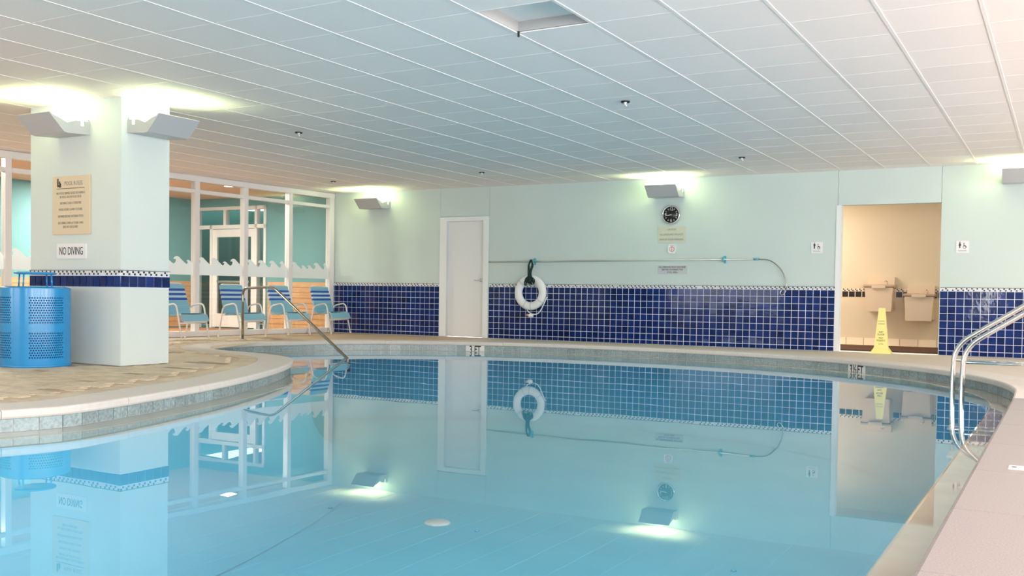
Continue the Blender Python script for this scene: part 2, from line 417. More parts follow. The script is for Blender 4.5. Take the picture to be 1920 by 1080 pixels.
# ceiling: suspended grid of two-foot tiles
ceil = thing('ceiling', 'suspended grey-white ceiling of square tiles in a metal grid', 'ceiling', kind='structure')
G = 0.6096; GX0 = -6.016 - 12*G; GY0 = 4.497 - 16*G
HOLE = (GX0 + G*16, GY0 + G*18)      # the open cell
xs = [GX0 + G*i for i in range(-1, 31)]; ys = [GY0 + G*j for j in range(0, 35)]
me_c = MB().box((-G/2+.011, -G/2+.009, 0), (G/2-.011, G/2-.009, 0.02)).mesh('ceiling_tile', 'ceil')
cells = []
for x in xs[:-1]:
    for y in ys:
        cx, cy = x+G/2, y+G/2
        if cx > 5 or cx < -13.1 or cy > 15.6: continue
        s = seen(cx, cy, CEIL)
        vis = s and -60 < s[0] < 1980 and s[1] > -50
        hole = abs(x-HOLE[0]) < .1 and abs(y-HOLE[1]) < .1
        cells.append((0 if vis else 1, s[2] if s else 99, cx, cy, hole))
cells.sort(); rest = MB()
for k, (a, b, cx, cy, hole) in enumerate(cells):
    if hole:
        o = link('ceiling_tile', me_c, ceil, (cx, cy, CEIL+0.085)); o['label'] = 'pushed-up ceiling tile leaving a recess'
        hb = MB()
        for (x0, y0, x1, y1) in ((-G/2+.006, -G/2+.004, -G/2+.012, G/2-.004), (G/2-.012, -G/2+.004, G/2-.006, G/2-.004),
                                 (-G/2+.006, -G/2+.004, G/2-.006, -G/2+.010), (-G/2+.006, G/2-.010, G/2-.006, G/2-.004)):
            hb.box((x0, y0, 0.012), (x1, y1, 0.085))
        hb.build('recess_collar', 'plenum', ceil, (cx, cy, CEIL))
        MB().box((-.006, -.006, -.03), (.006, .006, .01)).build('hook', 'black', ceil, (cx-G/2+.02, cy+G/2-.02, CEIL))
    elif k < 296: link('ceiling_tile', me_c, ceil, (cx, cy, CEIL+0.001), (0, 0, 0))
    else: rest.box((cx-G/2+.011, cy-G/2+.009, CEIL+.001), (cx+G/2-.011, cy+G/2-.009, CEIL+.021))
r_ = rest.build('ceiling_tiles', 'ceil', ceil); r_['kind'] = 'stuff'
for x in xs:
    if -13.1 < x < 5.0:
        MB().prism([(-.012, 0.0), (.012, 0.0), (.012, .006), (.004, .008), (.004, .035), (-.004, .035), (-.004, .008), (-.012, .006)], 1, -5.0, 15.3 if x > -12 else 14.9).build('main_tee', 'tee', ceil, (x, 0, CEIL-0.0025))
for y in ys:
    if y < 15.3:
        MB().box((-13.1, -.009, 0), (5.0, .009, .008)).build('cross_tee', 'tee', ceil, (0, y, CEIL-0.0002))
MB().box((-13.2, -5.1, CEIL+.2), (5.1, 17.8, CEIL+.25)).build('slab', 'plenum', ceil)

# back wall frame: origin on the wall line, turned 1.6 degrees
WD, WM = 15.2401, 0.0279; WA = math.atan(WM)
WL, WROT = (0, WD, 0), (0, 0, WA)
def bw(u, out, z):   # point on the back wall: along, out towards the pool, up
    return (u*math.cos(WA) + out*math.sin(WA), WD + u*math.sin(WA) - out*math.cos(WA), z)
def wall_piece(name, u0, u1, z0, z1, label, m='wall'):
    return tag(MB().box((u0, 0, z0), (u1, 0.16, z1)).build(name, m, None, WL, WROT), label, 'wall', kind='structure')
wl = wall_piece('wall_back_left', -12.62, -10.035, -0.02, CEIL+.02, 'pale aqua wall with blue tiled wainscot left of the white door')
wd_ = wall_piece('wall_back_over_door', -10.031, -9.004, 2.185, CEIL+.02, 'pale aqua wall panel above the white door')
wc = wall_piece('wall_back_center', -9.0, -3.02, -0.02, CEIL+.02, 'long pale aqua wall with blue tiled wainscot and life ring')
wo = wall_piece('wall_back_over_opening', -3.016, -1.594, 2.185, CEIL+.02, 'pale aqua wall panel above the fountain alcove opening')
wr = wall_piece('wall_back_right', -1.59, 5.0, -0.02, CEIL+.02, 'pale aqua wall with glossy blue tiles right of the alcove')
tp = 0.1062
me_b = MB().add([(-.0495,0,-.0500),(.0495,0,-.0500),(.0495,0,.0500),(-.0495,0,.0500),(-.0475,-.004,-.0485),(.0475,-.004,-.0485),(.0475,-.004,.0485),(-.0475,-.004,.0485)],
                [(4,5,6,7),(0,1,5,4),(1,2,6,5),(2,3,7,6),(3,0,4,7)]).mesh('tile', 'blue')
me_cut = MB().add([(-.05,0,-.030),(.05,0,-.030),(.05,0,.030),(-.05,0,.030),(-.0465,-.007,-.0275),(.0465,-.007,-.0275),(.0465,-.007,.0275),(-.0465,-.007,.0275)],
                [(4,5,6,7),(0,1,5,4),(1,2,6,5),(2,3,7,6),(3,0,4,7)]).mesh('tile', 'blue')
def mosaic(mbw, mbb, u0, u1, z0, face, fn):
    p = 0.0225; n = int((u1-u0)/p)
    for i in range(n):
        for r in range(2):
            dark = (i % 3 == (0 if r else 1)) and random.random() < 0.93
            a = u0+i*p+.0015; fn(mbb if dark else mbw, a, a+p-.003, z0+r*p+.001, z0+(r+1)*p-.002)
def tile_wall(w, u0, u1, from_right=True, limit=300):
    L = u1-u0; n = round(L/tp); pit = L/n
    MB().box((u0, -0.004, 0.0), (u1, 0.0, 0.966)).build('grout_bed', 'grout', w)
    cols = list(range(n)); 
    if from_right: cols.reverse()
    c = 0; rest = MB()
    for i in cols:
        for r in range(9):
            z = 0.862 - r*tp
            cut = z < 0.03
            rot = (random.gauss(0, .004), 0, random.gauss(0, .004))
            x = u0+(i+.5)*pit
            if cut: z = 0.031
            if c < limit: link('tile', me_cut if cut else me_b, w, (x, -0.0035, z), rot); c += 1
            else:
                R = Matrix.Rotation(rot[0], 3, 'X') @ Matrix.Rotation(rot[2], 3, 'Z'); src = me_cut if cut else me_b
                rest.add([R @ v.co + Vector((x, -.0035, z)) for v in src.vertices], [tuple(p.vertices) for p in src.polygons])
    if rest.v: rest.build('tiles', 'blue', w)['kind'] = 'stuff'
    mw, mk = MB(), MB(); fn = lambda m, a, b, z0, z1: m.box((a, -.009, z0), (b, -.003, z1))
    mosaic(mw, mk, u0, u1, 0.918, 0, fn)
    mw.build('mosaic_white', 'mosw', w)['kind'] = 'stuff'; mk.build('mosaic_black', 'mosb', w)['kind'] = 'stuff'
    MB().box((u0, -.010, .9635), (u1, 0, .968)).build('pencil_line', 'black', w)
tile_wall(wl, -12.55, -10.04, False, 300)
tile_wall(wc, -8.995, -3.03)
tile_wall(wr, -1.585, 1.6, False)

# ------------------------------------------------------------------ door in the back wall
door = thing('door_1', 'plain white service door with lever handle in the back wall', 'door', WL, WA, kind='structure')
MB().box((-10.03, -0.02, 0), (-9.885, 0.14, 2.17)).box((-9.115, -0.02, 0), (-9.005, 0.14, 2.17)).box((-9.885, -0.02, 2.10), (-9.115, 0.14, 2.17)).build('door_frame', 'wall_edge', door)
MB().box((-9.905, 0.0, 0), (-9.885, 0.02, 2.12)).build('door_stop', 'wall_edge', door)
MB().bevbox((-9.883, 0.05, 0.01), (-9.117, 0.095, 2.098), .003).build('door_leaf', 'door', door)
h = MB().lathe([(0.0, 0.02), (0.028, 0.02), (0.028, 0.05), (0.0, 0.05)], 16, (-9.175, 0, 1.03), axis=1)
h.tube(fillet([(-9.175, .05, 1.03), (-9.175, -0.005, 1.03), (-9.30, -0.005, 1.03)], .012), .009).build('door_handle', 'chrome', door)
MB().box((-9.86, 0.10, 0), (-9.12, 0.12, 2.16)).build('door_backing', 'wall_edge', door)

# ------------------------------------------------------------------ alcove with drinking fountains
AY = 17.62
alc = tag(MB().box((-5.2, AY, -.02), (0.9, AY+.1, 2.62)).build('wall_alcove', 'cream'),
          'cream wall at the back of the fountain alcove', 'wall', kind='structure')
tag(MB().box((-5.2, 15.3, 2.55), (0.9, AY+.1, 2.6)).build('ceiling_alcove', 'cream'), 'cream ceiling over the fountain alcove', 'ceiling', kind='structure')
fa = tag(MB().box((-5.2, 15.42, -.03), (0.9, AY+.1, -.004)).build('floor_alcove', 'creamtile'), 'cream tiled floor of the fountain alcove', 'floor', kind='structure')
tag(MB().box((-5.1, 15.31, 0), (-3.02, 15.36, 2.6)).build('wall_alcove_front', 'cream'), 'inner face of the wall hidden beside the alcove', 'wall', kind='structure')
for i in range(20):
    x = -5.05 + .29*i
    if x+.28 < 0.75: MB().bevbox((x, AY-.014, 0), (x+.280, AY-.004, .125), .002).build('base_tile', 'creamtile', alc)
me_k = MB().box((-.048, -.006, -.046), (.048, 0, .046)).mesh('tile', 'mosb')
for i in range(50):
    x = -5.0+i*.11
    if -4 < x < .2: link('tile', me_k, alc, (x, AY, .872))
MB().box((-5.1, AY-.003, .82), (.7, AY, .968)).build('grout_bed', 'creamtile', alc)
mw, mk = MB(), MB(); mosaic(mw, mk, -4.2, .3, .925, 0, lambda m, a, b, z0, z1: m.box((a, AY-.008, z0), (b, AY-.002, z1)))
mw.build('mosaic_white', 'creamtile', alc)['kind'] = 'stuff'; mk.build('mosaic_black', 'mosb', alc)['kind'] = 'stuff'
for nm_, x_ in (('wall_alcove_left', -5.2), ('wall_alcove_right', .8)):
    tag(MB().box((x_, 15.42, -.02), (x_+.1, AY, 2.6)).build(nm_, 'cream'), 'cream side wall of the alcove at its '+nm_[12:]+' end', 'wall', kind='structure')
trim = tag(MB().box((-3.035, -0.012, 0), (-2.965, 0.17, 2.185)).build('trim_1', 'wall_edge', None, WL, WROT), 'white corner trim on the left side of the alcove opening', 'trim', kind='structure')
tag(MB().box((-5.0, 15.55, 0.0), (0.7, 17.30, 0.012)).build('floor_mat', 'mat_brown'), 'dark brown ribbed mat on the alcove floor below the fountains', 'mat')

def fountain(x, z, label):
    t = thing('drinking_fountain', label, 'drinking fountain', (x, AY, z), 0, 'drinking fountains in the alcove')
    # z is the rim height; the body hangs below it, the back panel rises above
    MB().bevbox((-.215, -.30, -.40), (.215, -.0, -.02), .008).build('body', 'fountain', t)
    MB().prism([(-.225, .0), (-.225, .0), (-.20, -.42), (.20, -.42), (.225, 0)][1:], 1, -.325, -.30).build('front_panel', 'fountain', t)
    MB().prism([(0, -.02), (-.33, -.02), (-.345, 0), (-.34, .03), (-.20, .01), (-.14, .035), (0, .035)], 0, -.24, .24).build('basin', 'fountain_top', t)
    MB().prism([(0, .03), (-.10, .03), (-.075, .165), (0, .165)], 0, -.215, .215).build('back_panel', 'fountain', t)
    MB().bevbox((-.11, -.365, -.035), (.11, -.335, .02), .006).build('push_bar', 'fountain', t)
    MB().tube(fillet([(.11, -.14, .03), (.11, -.14, .085), (.08, -.17, .10), (.065, -.185, .085)], .02), .010).build('bubbler', 'steel', t)
    return t
fountain(-2.75, 1.005, 'higher almond drinking fountain on the alcove wall, behind the yellow cone')
fountain(-2.12, 0.86, 'lower almond drinking fountain on the alcove wall, nearer the blue tiles')

# caution cone
cone = thing('caution_cone', 'tall yellow four-sided wet floor cone standing in the alcove opening', 'cone', (-2.33, 15.0, 0), 0.05)
def sq(b, t, z0, z1):
    return ([(-b,-b,z0),(b,-b,z0),(b,b,z0),(-b,b,z0),(-t,-t,z1),(t,-t,z1),(t,t,z1),(-t,t,z1)], [(0,3,2,1),(4,5,6,7),(0,1,5,4),(1,2,6,5),(2,3,7,6),(3,0,4,7)])
MB().add(*sq(.093, .042, .075, .655)).add(*sq(.042, .036, .655, .662)).build('cone_body', 'yellow', cone)
MB().add(*sq(.142, .132, 0, .03)).add(*sq(.128, .095, .03, .085)).build('cone_base', 'yellow', cone)
lean = PI/2 - math.atan((.093-.042)/.58)
for z, bod, sz in ((.47, 'CAUTION', .024), (.43, 'CUIDADO', .024), (.31, 'WET', .034), (.275, 'FLOOR', .034), (.225, 'PISO', .034), (.19, 'MOJADO', .034), (.14, 'CAUTION', .018)):
    yy = -(.093 - (z-.075)*(.051/.58)) - .0012
    text('lettering', bod, sz, 'ink_soft' if z > .4 else 'ink', cone, (0, yy, z), (lean, 0, 0), .85)

# ------------------------------------------------------------------ pillar
PX, PY, PW, PL = -8.266, 6.595, 1.4499, 0.6051
pil = tag(MB().bevbox((PX-PW, PY, 0), (PX, PY+PL, CEIL+.01), .004).build('pillar', 'pillar'), 'square pale aqua pillar with a blue tile band beside the pool', 'pillar', kind='structure')
MB().box((PX-PW-.003, PY-.003, .79), (PX+.003, PY+PL+.003, .966)).build('grout_bed', 'grout', pil)
MB().box((PX-PW-.010, PY-.010, .9625), (PX+.010, PY+PL+.010, .968)).build('pencil_line', 'black', pil)
me_p = MB().add([(-.0485,0,-.056),(.0485,0,-.056),(.0485,0,.056),(-.0485,0,.056),(-.0465,-.007,-.054),(.0465,-.007,-.054),(.0465,-.007,.054),(-.0465,-.007,.054)],
                [(4,5,6,7),(0,1,5,4),(1,2,6,5),(2,3,7,6),(3,0,4,7)]).mesh('tile', 'blue')
n = 14; pit = (PW+.012)/n
for i in range(n): link('tile', me_p, pil, (PX+.006-(i+.5)*pit, PY-.003, .852), (random.gauss(0, .008), 0, random.gauss(0, .008)))
n = 6; pit = (PL+.012)/n
for i in range(n): link('tile', me_p, pil, (PX+.003, PY-.006+(i+.5)*pit, .852), (0, random.gauss(0, .008), PI/2+random.gauss(0, .008)))
mw, mk = MB(), MB()
mosaic(mw, mk, PX-PW, PX+.006, .917, 0, lambda m, a, b, z0, z1: m.box((a, PY-.009, z0), (b, PY-.002, z1)))
mosaic(mw, mk, PY-.006, PY+PL, .917, 0, lambda m, a, b, z0, z1: m.box((PX+.002, a, z0), (PX+.009, b, z1)))
mw.build('mosaic_white', 'mosw', pil)['kind'] = 'stuff'; mk.build('mosaic_black', 'mosb', pil)['kind'] = 'stuff'

# signs on the pillar
s1 = thing('pool_rules_sign', 'tall beige POOL RULES sign on the pillar', 'sign', (-9.02, PY, 1.64))
MB().bevbox((-.297, -.022, -.305), (.297, 0, .305), .004).build('sign_panel', 'beige', s1)
text('heading', 'POOL RULES', .062, 'ink_soft', s1, (.045, -.0232, .225), sx=.82)
MB().box((-.22, -.0245, .172), (.22, -.022, .177)).build('rule_line', 'ink', s1)
pic = MB()
pic.box((-.215, -.0245, .195), (-.197, -.022, .262)).lathe([(0, -.0245), (.010, -.0245), (.010, -.022), (0, -.022)], 10, (-.206, 0, .272), axis=1)
pic.box((-.19, -.0245, .195), (-.172, -.022, .205)).box((-.182, -.0245, .205), (-.172, -.022, .255)).box((-.19, -.0245, .23), (-.165, -.022, .24)).box((-.165, -.0245, .19), (-.155, -.022, .23))
pic.lathe([(.012, -.0245), (.018, -.0245), (.018, -.022), (.012, -.022)], 14, (-.175, 0, .205), axis=1, closed=True)
pic.build('pictogram', 'ink', s1)
lines = [('NO FOOD DRINKS GLASS OR ANIMALS', .125), ('IN POOL OR ON POOL DECK', .086), ('•', .055), ('BATHING LOAD 17 PERSONS', .022), ('•', -.012), ('POOL HOURS DAWN TO DUSK', -.045),
         ('•', -.08), ('SHOWER BEFORE ENTERING POOL', -.115), ('•', -.15), ('NO DIVING SWIM AT YOUR OWN', -.185), ('RISK NO LIFEGUARD', -.225)]
for b, z in lines: text('lettering', b, .036, 'ink_soft', s1, (0, -.0232, z), sx=.72)
s2 = thing('no_diving_sign', 'white NO DIVING sign on the pillar above the tile band', 'sign', (-9.02, PY, 1.163))
MB().bevbox((-.235, -.016, -.078), (.235, 0, .078), .003).build('sign_panel', 'signwhite', s2)
text('lettering', 'NO DIVING', .118, 'ink', s2, (0, -.0172, -.002), sx=.62)

# ------------------------------------------------------------------ up-lights
def uplight(label, loc, rz, rod=True, power=UPLIGHT_POWER):
    """local frame: x along the wall (right when facing it), -y out of the wall; origin at the wall"""
    t = thing('wall_uplight', label, 'light fixture', loc, rz, 'wall uplights')
    L = .255
    MB().prism([(0, -.075), (-.26, -.092), (-.262, -.080), (-.02, -.062), (-.02, .075), (0, .075)], 0, -L+.007, L-.007).build('housing', 'fixture', t)
    for s in (-1, 1):
        MB().prism([(0, -.075), (-.26, -.092), (-.30, -.078), (-.455, .072), (-.36, .05), (-.26, .01), (-.17, .045), (-.11, .05), (-.11, .0), (-.07, .0), (-.07, .05), (0, .058)],
                   0, s*L-(.006 if s > 0 else 0), s*L+(0 if s > 0 else .006)).build('end_plate', 'fixture', t)
    MB().prism([(-.255, -.092), (-.30, -.085), (-.315, -.07), (-.47, .085), (-.458, .09), (-.30, -.060), (-.255, -.078)], 0, -L-.004, L+.004).build('visor', 'fixture', t)
    MB().bevbox((-.16, -.20, -.055), (.16, -.06, -.035), .006).build('lamp', 'lamp', t)
    if rod: MB().tube([(.10, -.05, .0), (.10, -.05, 2.70-loc[2])], .006, 6).build('conduit', 'fixture', t)
    d = bpy.data.lights.new('uplight_lamp', 'AREA'); d.shape = 'RECTANGLE'; d.size = .34; d.size_y = .16; d.energy = power; d.color = UPLIGHT_COLOR; d.spread = math.radians(150)
    o = link('uplight_lamp', d, t, (0, -.22, -.02), (PI+.60, 0, 0))
    return t
uplight('grey wall uplight on the front face of the pillar above the rules sign', (-9.0, PY, 2.425), 0, power=8)
uplight('grey wall uplight on the right-hand face of the pillar', (PX, 6.92, 2.425), PI/2, power=8)
uplight('grey wall uplight on the back wall left of the white door', bw(-11.40, 0, 2.445), WA, False)
uplight('grey wall uplight on the back wall above the round clock', bw(-5.66, 0, 2.465), WA)
uplight('grey wall uplight on the back wall at the far right, above the blue tiles', bw(-0.56, 0, 2.485), WA, False)

# ------------------------------------------------------------------ things on the back wall
clk = thing('wall_clock', 'round black wall clock with silver rim above the pool signs', 'clock', bw(-5.615, 0, 2.11), WA)
MB().lathe([(.128, 0), (.150, 0), (.152, -.03), (.142, -.04), (.130, -.032)], 40, axis=1, closed=True).build('rim', 'chrome', clk)
MB().lathe([(0, -.018), (.132, -.018), (.132, 0), (0, 0)], 40, axis=1).build('face', 'clockface', clk)
for k, b in ((12, '12'), (3, '3'), (6, '6'), (9, '9')):
    a = PI/2 - k*PI/6; text('numeral', b, .078, 'signwhite', clk, (.093*math.cos(a), -.0192, .093*math.sin(a)), sx=.8)
for k in range(12):
    if k % 3:
        a = PI/2-k*PI/6; MB().box((-.004, -.020, -.012), (.004, -.018, .012)).build('hour_mark', 'signwhite', clk, (.10*math.cos(a), 0, .10*math.sin(a)), (0, -a+PI/2, 0))
for ln, w, hr in ((.058, .006, 8.73), (.085, .004, 8.8)):
    a = PI/2-hr*PI/6; MB().box((-w, -.024, -.012), (w, -.021, ln)).build('hand', 'signwhite', clk, (0, 0, 0), (0, PI/2-a, 0))

def wall_sign(name, label, u, z, w, hh, m, rows, ink, size, sx=.75, d=.012):
    t = thing(name, label, 'sign', bw(u, 0, z), WA)
    MB().bevbox((-w/2, -d, -hh/2), (w/2, 0, hh/2), .002).build('sign_panel', m, t)
    n = len(rows)
    for i, b in enumerate(rows): text('lettering', b, size, ink, t, (0, -d-.0012, hh*(.5-(i+.5)/n)*.92), sx=sx)
    return t
wall_sign('caution_sign', 'pale beige three-line sign just below the wall clock', -5.605, 1.79, .47, .265, 'signpale', ['CAUTION', 'NO LIFEGUARD ON DUTY', 'SWIM AT YOUR OWN RISK'], 'ink_soft', .045, .74)
wall_sign('shower_sign', 'grey three-line shower sign under the rescue pole', -5.58, 1.22, .49, .135, 'signgrey', ['ALL PERSONS MUST SHOWER', 'BEFORE ENTERING THE', 'POOL AREA'], 'ink', .042, .80)
t = thing('emergency_plaque', 'small white plaque with red ring symbol below the beige sign', 'sign', bw(-5.595, 0, 1.56), WA)
MB().bevbox((-.07, -.010, -.075), (.07, 0, .075), .02).build('plaque_panel', 'signwhite', t)
MB().lathe([(.034, -.0115), (.044, -.0115), (.044, -.009), (.034, -.009)], 24, (0, 0, -.008), axis=1, closed=True).build('ring_symbol', 'red', t)
MB().box((-.006, -.0115, -.055), (.006, -.009, .04)).box((-.025, -.0115, .045), (.025, -.009, .06)).build('red_mark', 'red', t)
def person(mb, x, s, skirt):
    mb.lathe([(0, -.0115), (.0085*s, -.0115), (.0085*s, -.009), (0, -.009)], 12, (x, 0, .052*s), axis=1)
    if skirt: P = [(-.008, .04), (.008, .04), (.02, -.005), (.008, -.005), (.008, -.04), (-.008, -.04), (-.008, -.005), (-.02, -.005)]
    else: P = [(-.015, .04), (.015, .04), (.015, .0), (.009, 0), (.009, -.04), (-.009, -.04), (-.009, 0), (-.015, 0)]
    mb.prism([(x+a*s, b*s) for a, b in P], 1, -.0115, -.009)
def restroom(label, u, z, skirt):
    t = thing('restroom_sign', label, 'sign', bw(u, 0, z), WA, 'restroom signs beside the alcove')
    MB().bevbox((-.085, -.010, -.085), (.085, 0, .085), .003).build('sign_panel', 'signwhite', t)
    m = MB(); person(m, -.035, .9, skirt); m.v = [(a, b, c+.02) for a, b, c in m.v]; m.build('person_symbol', 'ink', t)
    w = MB().lathe([(.018, -.0115), (.023, -.0115), (.023, -.009), (.018, -.009)], 18, (.028, 0, -.002), axis=1, closed=True)
    w.lathe([(0, -.0115), (.007, -.0115), (.007, -.009), (0, -.009)], 10, (.018, 0, .05), axis=1)
    w.prism([(.013, .04), (.021, .04), (.023, .018), (.038, .018), (.05, -.012), (.044, -.014), (.034, .008), (.015, .008)], 1, -.0115, -.009)
    w.build('wheelchair_symbol', 'ink', t)
    text('lettering', 'RESTROOM', .024, 'ink_soft', t, (0, -.0112, -.055), sx=.85)
restroom('white restroom sign left of the alcove opening', -3.31, 1.555, False)
restroom('white restroom sign right of the alcove opening', -1.305, 1.545, True)

# rescue pole with crook
t = thing('rescue_pole', 'long horizontal rescue pole with curved crook hung along the wall', 'rescue pole', bw(0, 0, 0), WA)
MB().tube([(-8.97, -.06, 1.355), (-4.22, -.06, 1.385)], .0135).build('pole', 'pole', t)
MB().tube(fillet([(-4.22, -.06, 1.385), (-3.98, -.06, 1.375), (-3.80, -.06, 1.20), (-3.745, -.06, 1.02), (-3.74, -.06, .92)], .25, 8) , .008).build('crook', 'bronze', t)
MB().tube(fillet([(-3.74, -.06, .92), (-3.76, -.06, .86), (-3.80, -.07, .82), (-3.84, -.06, .86), (-3.80, -.05, .93)], .05), .006).build('crook_end', 'steel', t)
MB().tube([(-4.25, -.06, 1.385), (-4.17, -.06, 1.385)], .018).build('coupling', 'aqua', t)
for u, z in ((-4.72, 1.38), (-8.08, 1.361)):
    MB().box((u-.02, -.006, z-.06), (u+.02, 0, z+.06)).tube(fillet([(u, 0, z-.03), (u, -.085, z-.03), (u, -.09, z+.04)], .02), .012).box((u-.035, -.035, z+.012), (u+.03, -.005, z+.04)).build('pole_bracket', 'aqua', t)

# life ring
RB = (-8.115, .82)
t = thing('life_ring', 'white foam life ring hanging on the blue tiles', 'life ring', bw(RB[0], .085, RB[1]), WA)
prof = [(.235+.072*math.cos(a), .055*math.sin(a)) for a in [2*PI*k/14 for k in range(14)]]
MB().lathe(prof, 48, axis=1, closed=True).build('foam_ring', 'ring', t)
for a in (135, 225+20, 275, 325):
    a = math.radians(a); c, s = math.cos(a), math.sin(a); q = []
    rp = [(.235+.0745*math.cos(b), .0575*math.sin(b)) for b in [2*PI*k/14 for k in range(14)]]
    vs = []
    for da in (-.06, .06):
        for r, h_ in rp: vs.append((r*math.cos(a+da), h_, r*math.sin(a+da)))
    MB().add(vs, [(k, (k+1) % 14, 14+(k+1) % 14, 14+k) for k in range(14)]).build('band', 'band', t)
MB().tube(fillet([(-.05, -.03, -.30), (.02, -.035, -.37), (.16, -.035, -.38), (.24, -.03, -.27), (.30, -.03, -.14), (.33, -.02, -.07)], .08), .009).build('grab_line', 'ring', t)
MB().lathe([(0, -.05), (.025, -.04), (.032, 0), (.025, .04), (0, .05)], 12, (.03, -.035, -.40), axis=0).build('float', 'ring', t)
MB().lathe([(0, -.02), (.018, -.015), (.022, 0), (.018, .015), (0, .02)], 10, (-.035, -.04, -.39), axis=0).build('float_end', 'red', t)
# black throw rope
t = thing('throw_rope', 'hank of black rope looped over the pole above the life ring', 'rope', bw(-8.10, .105, 1.375), WA)
m = MB()
for k in range(15):
    ph = random.uniform(-1, 1); w = .025+.018*random.random(); sgn = -1 if k % 2 else 1
    bot = -.37-.09*random.random(); sp = (k-7)*.012; yo = -.045-.010*(k % 4)
    P = [(0.01*ph, -.012*(k % 3), .014), (sgn*(w+.012), -.02, -.08), (sgn*w*.6, yo, -.19), (sp*.4, yo, -.26), (sp*1.2, yo, bot), (sp*1.2+.025*ph, yo-.01, bot+.07), (0, yo-.01, -.25), (-sgn*w*.5, yo+.01, -.16), (-sgn*w, -.02, -.06), (0, -.02, .014)]
    m.tube(fillet(P, .03, 3), .0085, 6)
m.build('rope_hank', 'rope', t)

# sprinkler heads
def sprinkler(x, y, label):
    t = thing('sprinkler_head', label, 'sprinkler', (x, y, CEIL-.002))
    MB().lathe([(.022, 0), (.045, 0), (.043, -.012), (.022, -.006)], 20, closed=True).build('escutcheon', 'black', t)
    MB().lathe([(0, 0), (.016, 0), (.016, -.02), (.009, -.028), (.009, -.04), (0, -.04)], 12).build('body', 'signwhite', t)
    MB().lathe([(0, -.042), (.02, -.045), (.02, -.048), (0, -.048)], 12).tube([(-.012, 0, -.02), (-.014, 0, -.045)], .003, 5).tube([(.012, 0, -.02), (.014, 0, -.045)], .003, 5).build('deflector', 'chrome', t)
for x, y, w in ((-3.84, 8.97, 'largest, nearest sprinkler head, on the ceiling right of the picture centre'), (-8.11, 9.01, 'ceiling sprinkler head nearest to the right of the pillar'), (-3.91, 13.19, 'ceiling sprinkler head near the alcove opening'),
                (-8.06, 13.17, 'ceiling sprinkler head in front of the white door'), (-11.1, 13.22, 'ceiling sprinkler head by the uplight near the glass wall')):
    sprinkler(x, y, w)

# small depth plaque on the right coping
t = thing('coping_marker', 'small white marker plaque set on the pink granite coping', 'marker', (-.155, 5.09, 0.0))
MB().box((-.06, -.055, 0), (.06, .055, .004)).build('plaque', 'signwhite', t)
MB().lathe([(0, .004), (.012, .004), (.012, .005), (0, .005)], 12, (-.038, 0, 0)).build('dot', 'ink', t)
MB().box((-.015, -.012, .004), (.05, .012, .005)).build('stripe', 'signgrey', t)

# ------------------------------------------------------------------ glass wall on the left
GLEN = 9.3
# local frame: origin at the back corner, x runs towards the viewer along the glass, y points into the pool hall
GA = math.atan2(-1, -.0805); GO = (-12.515+.0, 14.885, 0)
gw = thing('window_1', 'white framed glass wall with frosted wave film behind the chairs', 'glass wall', GO, GA, kind='structure')
# y axis of this frame (rotate +90 of x axis) points towards +X world
mull = [0.06, 1.13, 2.18, 3.22, 4.29, 5.36, 6.43, 7.50, 8.57, 9.64]
for i, x in enumerate(mull):
    w = .045 if i else .06
    MB().bevbox((x-w, -.06, .09), (x+w, .06, 2.60), .004).build('mullion', 'white', gw)
xe = mull[-1]+.04
MB().bevbox((0, -.065, 2.60), (xe, .065, 2.695), .004).build('head_rail', 'white', gw)
MB().bevbox((0, -.065, 0), (xe, .075, .09), .004).build('sill_rail', 'white', gw)
for i in range(len(mull)-1):
    a, b = mull[i]+(.06 if i == 0 else .045), mull[i+1]-.045
    MB().bevbox((a, -.055, 2.405), (b, .055, 2.465), .004).build('transom', 'white', gw)
    MB().box((a, -.004, 2.465), (b, .004, 2.60)).build('transom_pane', 'glass', gw)
    p = MB().box((a, -.004, .09), (b, .004, 2.405)).build('pane', 'glass', gw)
    # wave film: outline crest by crest, curling towards the viewer's left
    z0, z1 = 1.035, 1.215; crest = []
    x = b; rs = random.Random(i*3+1)
    pts = [(b, z0), (b, z1)]
    while x > a+.05:
        big = rs.random() < .55
        w = .26 if big else .16; hg = .125 if big else .07
        if x-w < a: w = x-a-.001; 
        # travelling from larger x (left in view) to smaller x: hollow, curled tip, rounded back, long slope
        prof = [(0, .0), (.06, .02), (.14, .10), (.20, .30), (.22, .50), (.17, .62), (.08, .58), (.03, .62), (.08, .82), (.20, .97), (.32, 1.0), (.45, .90), (.58, .66), (.75, .38), (.90, .15), (1.0, .03)]
        for u, v in prof: pts.append((x-u*w, z1+v*hg))
        x -= w
    pts.append((a, z1)); pts.append((a, z0))
    c = bpy.data.curves.new('wave_film', 'CURVE'); c.dimensions = '2D'; c.fill_mode = 'BOTH'; c.extrude = .0008
    sp = c.splines.new('POLY'); sp.points.add(len(pts)-1)
    for k, q in enumerate(pts): sp.points[k].co = (q[0], q[1], 0, 1)
    sp.use_cyclic_u = True
    o = bpy.data.objects.new('tmp', c); COL.objects.link(o)
    me = bpy.data.meshes.new_from_object(o.evaluated_get(bpy.context.evaluated_depsgraph_get())); bpy.data.objects.remove(o)
    me.materials.clear(); me.materials.append(MT['film'])
    for v in me.vertices: v.co = Vector((v.co.x, .0056+v.co.z, v.co.y))
    link('wave_film', me, p)

